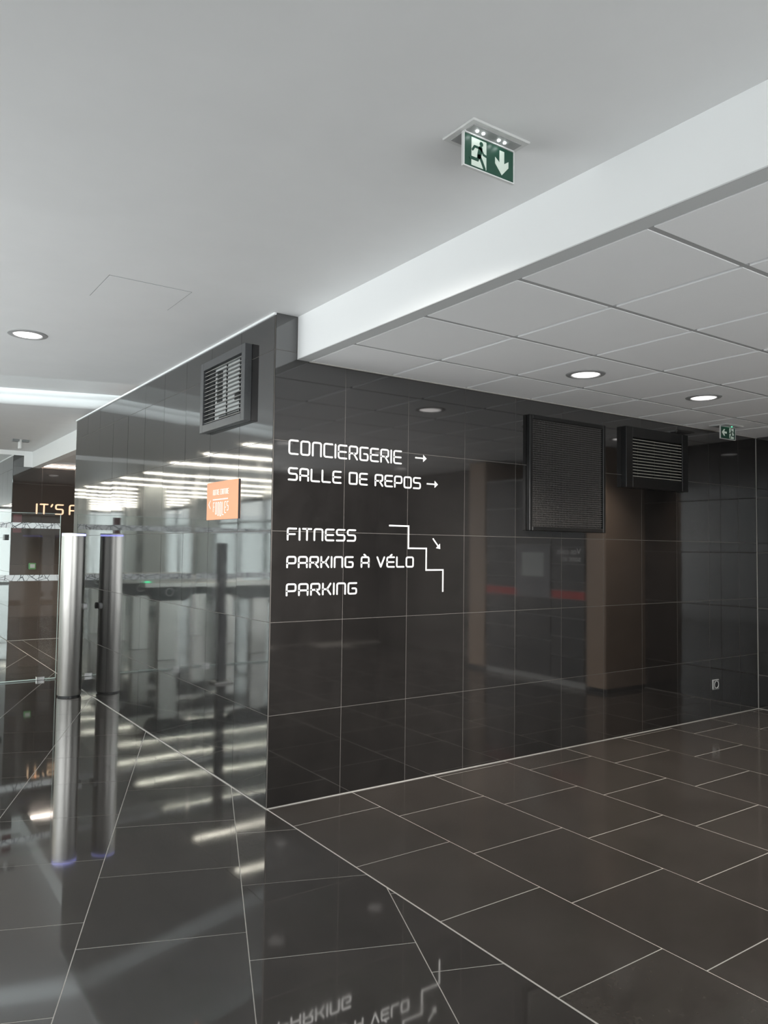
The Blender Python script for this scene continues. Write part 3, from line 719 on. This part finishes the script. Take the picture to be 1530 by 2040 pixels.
# ------------------------------------------------------------------ emergency exit signs
def exit_sign(name, xc, yc, z, arrow_dir, man_left, label, wpl, dpl, wp, hp, extra_green=False):
    t = thing(name, (xc, yc, z), label, 'exit sign')
    box('ceiling_plate', xc - wpl / 2, xc + wpl / 2, yc - dpl / 2, yc + dpl / 2, z - 0.008, z - 0.0005, M['plastic'], t, 0.003)
    box('lamp_base', xc - wpl / 2 + .02, xc + wpl / 2 - .02, yc - dpl / 2 + .02, yc + dpl / 2 - .02, z - 0.011, z - 0.008, M['greyplastic'], t)
    y0 = yc - 0.010; zt = z - 0.012; zb = zt - hp
    pn = box('panel', xc - wp / 2, xc + wp / 2, y0 - .003, y0 + .003, zb, zt, M['green'], t)
    bm = bmesh.new()
    for a in (xc - wp / 2 - .004, xc + wp / 2): add_box(bm, a, a + .004, y0 - .005, y0 + .005, zb - .004, zt)
    add_box(bm, xc - wp / 2, xc + wp / 2, y0 - .005, y0 + .005, zb - .004, zb); add_box(bm, xc - wp / 2, xc + wp / 2, y0 - .007, y0 + .007, zt - .003, zt + .004)
    from_bm('clear_frame', bm, M['plastic'], t)
    F = lambda u, v, d: (xc - wp / 2 + u * wp, y0 - .003 - d, zb + v * hp)
    def P(nm, pts, m, d0, d1): return prism(nm, [(xc - wp / 2 + u * wp, zb + v * hp) for u, v in pts], y0 - .003 - d1, y0 - .003 - d0, m, pn, 'y')
    m0 = 0.10 if man_left else 0.56
    P('doorway', [(m0 + .04, .06), (m0 + .34, .06), (m0 + .34, .92), (m0 + .04, .92)], M['picto'], 0, .0008)
    def fx(u): return m0 + (u if arrow_dir != 'L' else .38 - u)
    bm = bmesh.new()
    G = lambda u, v, d: (xc - wp / 2 + u / hp * hp, y0 - .003 - d, v)
    def pt(u, v): return (fx(u) * wp, zb + v * hp)
    hv_ = [bm.verts.new((xc - wp / 2 + fx(.235) * wp + .0075 * hp / .1 * math.cos(a), y0 - .0042, zb + .80 * hp + .0075 * hp / .1 * math.sin(a))) for a in [2 * math.pi * k / 14 for k in range(14)]]
    bm.faces.new(hv_)
    for path, wd in (([(.22, .66), (.19, .40)], .016), ([(.22, .66), (.10, .66), (.06, .54)], .0075), ([(.22, .66), (.28, .50), (.36, .47)], .0075),
                     ([(.19, .42), (.16, .28), (.02, .28)], .010), ([(.20, .42), (.25, .26), (.30, .08)], .010)):
        ribbon(bm, [pt(*p) for p in path], wd * hp / .1, G, .0008, .0014)
    from_bm('running_figure', bm, M['green'], pn)
    a0 = 0.60 if man_left else 0.06
    if arrow_dir == 'D':
        pts = [(a0 + .11, .86), (a0 + .21, .86), (a0 + .21, .48), (a0 + .30, .60), (a0 + .30, .40), (a0 + .16, .10), (a0 + .02, .40), (a0 + .02, .60), (a0 + .11, .48)]
    else:
        pts = [(a0 + .36, .58), (a0 + .36, .42), (a0 + .18, .42), (a0 + .24, .22), (a0 + .16, .22), (a0 + .02, .50), (a0 + .16, .78), (a0 + .24, .78), (a0 + .18, .58)]
    P('arrow', pts, M['picto'], 0, .0008)
    for k, u in enumerate((-.07, -.045, .02, .045)):
        lathe('lamp', [(0, 0), (.005, 0), (.004, -.003), (0, -.004)], (xc + u * wpl / .24, yc - 0.035, z - 0.011), M['led'] if not extra_green else M['ledgreen'], t, 12) if (not extra_green or k == 2) else None
    return t
exit_sign('exit_sign', -0.274, -1.998, H, 'D', True, 'green exit sign with down arrow hanging from the smooth white ceiling', 0.24, 0.150, 0.206, 0.103)
exit_sign('exit_sign', 4.03, -0.225, ZS, 'L', False, 'small green exit sign with left arrow under the tiled low ceiling', 0.25, 0.16, 0.212, 0.100, True)

# ------------------------------------------------------------------ downlights, hatch, sensor
struct(box('wall_bay_side', 4.80, 4.89, -5.95, -3.30, 0.0, ZS, M['dark_wall']))
def downlight(x, y, z, label, watts, col=(1.0, 0.93, 0.85)):
    t = thing('downlight', (x, y, z), label, 'downlight', 'round recessed downlights')
    lathe('rim', [(0.082, -0.001), (0.086, -0.007), (0.112, -0.004), (0.116, 0.0)], (x, y, z), M['greyplastic'], t)
    lathe('lens', [(0.0, -0.0045), (0.078, -0.0045), (0.082, -0.001)], (x, y, z), M['lamp'], t)
    ld = bpy.data.lights.new('bulb', 'SPOT'); ld.energy = watts; ld.spot_size = math.radians(120); ld.spot_blend = 0.8; ld.shadow_soft_size = 0.07; ld.color = col
    o = bpy.data.objects.new('bulb', ld); COL.objects.link(o); o.parent = t; o.location = (0, 0, -0.02)
downlight(1.673, -0.745, ZS + 0.001, 'round downlight in the tiled low ceiling near the square-mesh vent', 75)
downlight(2.833, -0.777, ZS + 0.001, 'round downlight in the tiled low ceiling near the black louvred grille', 75)
downlight(3.990, -0.790, ZS + 0.001, 'round downlight in the tiled low ceiling near the small exit sign', 75)
downlight(-1.031, 1.330, H, 'round downlight in the smooth white ceiling by the access hatch', 10)
for x, y, lab in ((1.673, -3.1, 'round downlight of the middle row in the tiled ceiling, by the bulkhead'), (2.86, -3.1, 'round downlight of the middle row in the tiled ceiling, facing the lockers'),
                  (1.673, -5.3, 'round downlight by the added rear window of the bay, first from the bulkhead'), (2.86, -5.3, 'round downlight by the added rear window of the bay, second from the bulkhead'),
                  (4.0, -4.3, 'round downlight beside the taupe side wall of the bay')):
    downlight(x, y, ZS + 0.001, lab, 75)
def added_spot(x, y, aim, watts, label):  # spotlight added out of view so the white words come out brighter
    t = thing('added_spotlight', (x, y, H), label, 'spotlight')
    lathe('canopy', [(0, -.02), (.045, -.02), (.05, -.015), (.05, 0), (0, 0)], (x, y, H), M['plastic'], t, 24)
    d = (Vector(aim) - Vector((x, y, H - .09))).normalized(); qd = d.to_track_quat('-Z', 'Y').to_euler()
    hd = lathe('lamp_head', [(0, .06), (.035, .06), (.04, .05), (.045, -.05), (.040, -.05), (.036, -.02), (0, -.02)], (x, y, H - .09), M['plastic'], t, 24); hd.rotation_euler = qd
    ld = bpy.data.lights.new('bulb', 'SPOT'); ld.energy = watts; ld.spot_size = math.radians(41); ld.spot_blend = 0.8; ld.shadow_soft_size = 0.05; ld.color = (1.0, 0.97, 0.94)
    o = bpy.data.objects.new('bulb', ld); COL.objects.link(o); o.parent = t; o.location = Vector((0, 0, -.09)) + d * .06; o.rotation_euler = qd
added_spot(-1.0, -3.3, (0.66, 0, 1.16), 900, 'white ceiling spotlight, added unseen to brighten the wayfinding words on the black wall')
for x, lab in ((0.95, 'round downlight added in the passage ceiling, first from the white beam'), (2.2, 'round downlight added in the passage ceiling, second from the white beam')):
    downlight(x, 6.4, 2.601, lab, 300)  # lamps added out of view to lighten the dark far wall
t = thing('access_hatch', (-0.70, 0.14, H), 'flush square access hatch outlined in the smooth white ceiling', 'hatch')
hx0, hx1, hy0, hy1 = -0.905, -0.500, -0.040, 0.325
bm = bmesh.new()
for a in ((hx0 - .003, hx0, hy0 - .003, hy1 + .003), (hx1, hx1 + .003, hy0 - .003, hy1 + .003), (hx0, hx1, hy0 - .003, hy0), (hx0, hx1, hy1, hy1 + .003)): add_box(bm, a[0], a[1], a[2], a[3], H - 0.0008, H + .002)
from_bm('gap', bm, M['mullion'], t)
box('panel', hx0, hx1, hy0, hy1, H - 0.0018, H + 0.002, M['paint'], t)
t = thing('ceiling_sensor', (-0.15, 7.1, ZB), 'small ceiling sensor with a clear hanging tube over the passage', 'sensor')
for x in (-0.225, -0.105): box('base_plate', x, x + .08, 7.04, 7.12, ZB - .03, ZB - .0005, M['mullion'], t, 0.003)
lathe('tube', [(0, -0.12), (.022, -0.12), (.026, -0.11), (.026, 0.0)], (-0.13, 7.08, ZB), M['plastic'], t, 24)

# ------------------------------------------------------------------ lit letters and small things on the far wall
t = thing('lit_letters', (0.33, YF, 1.84), "lit orange letters IT'S A on the dark far wall", 'lettering')
FF = lambda u, v, d: (u, YF - d, v)
lettering("IT'S", 0.324, 0.708, 1.842, 1.999, 0.019, FF, 0.006, 0.022, M['glowletter'], t, 0.40)
lettering("A", 0.785, 0.93, 1.842, 1.999, 0.019, FF, 0.006, 0.022, M['glowletter'], t)
t = thing('door_release', (0.297, YF, 1.028), 'green and white emergency door release box on the dark far wall', 'call point')
cse = box('case', 0.250, 0.344, YF - .045, YF, 1.028, 1.120, mat('green_case', (0.16, 0.42, 0.16), 0.4), t, 0.006)
box('push_plate', 0.265, 0.329, YF - .049, YF - .045, 1.050, 1.105, M['plastic'], cse, 0.001)
t = thing('card_reader', (-0.0, 8.81, 1.452), 'small black card reader on the side of the far block', 'card reader')
box('body', -0.03, -0.001, 8.74, 8.90, 1.452, 1.536, M['black'], t, 0.004)
box('light', -0.032, -0.03, 8.79, 8.85, 1.52, 1.526, M['greyplastic'], t)

# ------------------------------------------------------------------ socket on the sign wall
t = thing('wall_socket', (4.198, 0, 0.236), 'square grey power socket low on the sign wall', 'socket')
box('plate', 4.150, 4.247, -0.010, -0.0005, 0.236, 0.322, M['greyplastic'], t, 0.004)
ins = box('insert', 4.162, 4.240, -0.0125, -0.010, 0.243, 0.315, mat('dark_grey_plastic', (0.11, 0.11, 0.11), 0.35), t, 0.001)
sk = lathe('well', [(.026, 0), (.028, .0025), (.031, .0025), (.031, 0)], (4.202, -0.0125, 0.279), M['plastic'], ins, 28); sk.rotation_euler = (math.pi / 2, 0, 0)
sk = lathe('well_bottom', [(0, 0.0003), (.026, 0.0003)], (4.202, -0.0125, 0.279), M['black'], ins, 28); sk.rotation_euler = (math.pi / 2, 0, 0)

# ------------------------------------------------------------------ parcel lockers on the right wall (mirrored in the sign wall)
t = thing('parcel_locker', (4.55, -2.18, 0), 'dark parcel locker unit with red band, mirrored in the sign wall', 'locker')
lx = 4.25; cols_ = [(-1.90, -1.45), (-2.42, -1.90), (-2.92, -2.42)]
box('carcass', lx + .012, 4.88, -2.92, -1.45, 0.0, 2.20, M['lockergap'], t)
zr = [0.06, 0.30, 0.50, 0.70, 0.895, 0.985, 1.075, 1.165, 1.26, 1.44, 1.65, 1.87, 2.19]
for ci, (a, b2) in enumerate(cols_):
    if ci == 1:
        tm_ = box('terminal', lx - .01, lx + .012, a + .006, b2 - .006, 0.90, 1.46, M['screen'], t)
        box('display', lx - .012, lx - .01, a + .10, b2 - .10, 1.12, 1.38, M['column'], tm_)
        zz = [0.06, 0.44, 0.70, 0.895, 1.465, 1.87, 2.19]
    elif ci == 2: zz = [0.06, 0.30, 0.55, 0.75, 0.895, 0.985, 1.10, 1.26, 1.44, 1.87, 2.19]
    else: zz = [z for z in zr if z not in (1.165,)]
    for z0, z1 in zip(zz, zz[1:]):
        if ci == 1 and z0 == 0.895: continue
        red = abs(z0 - .895) < 1e-6
        box('door_band' if red else 'door', lx, lx + .014, a + .005, b2 - .005, z0 + .004, z1 - .004, M['redband'] if red else M['locker'], t)
TXT = Matrix(((0, 0, -1, lx - .001), (-1, 0, 0, 0), (0, 1, 0, 0), (0, 0, 0, 1)))
for k, s in enumerate(('Vos colis', 'sont ici')):
    mtx = Matrix.Translation((0, -1.50, 1.365 - .075 * k)) @ TXT
    textmesh('print', s, 0.088, mtx, M['grey_text'], t)
for a, b2, lab in ((-1.43, -1.19, 'tan wood panel standing beside the near end of the parcel lockers'), (-3.22, -2.94, 'tan wood panel standing beside the far end of the parcel lockers')):
    q = thing('wood_panel', (4.5, (a + b2) / 2, 0), lab, 'panel')
    box('board', lx, 4.88, a, b2, 0.04, 2.44, M['tan'], q, 0.004); box('plinth', lx + .02, 4.87, a + .005, b2 - .005, 0, 0.04, M['black'], q)
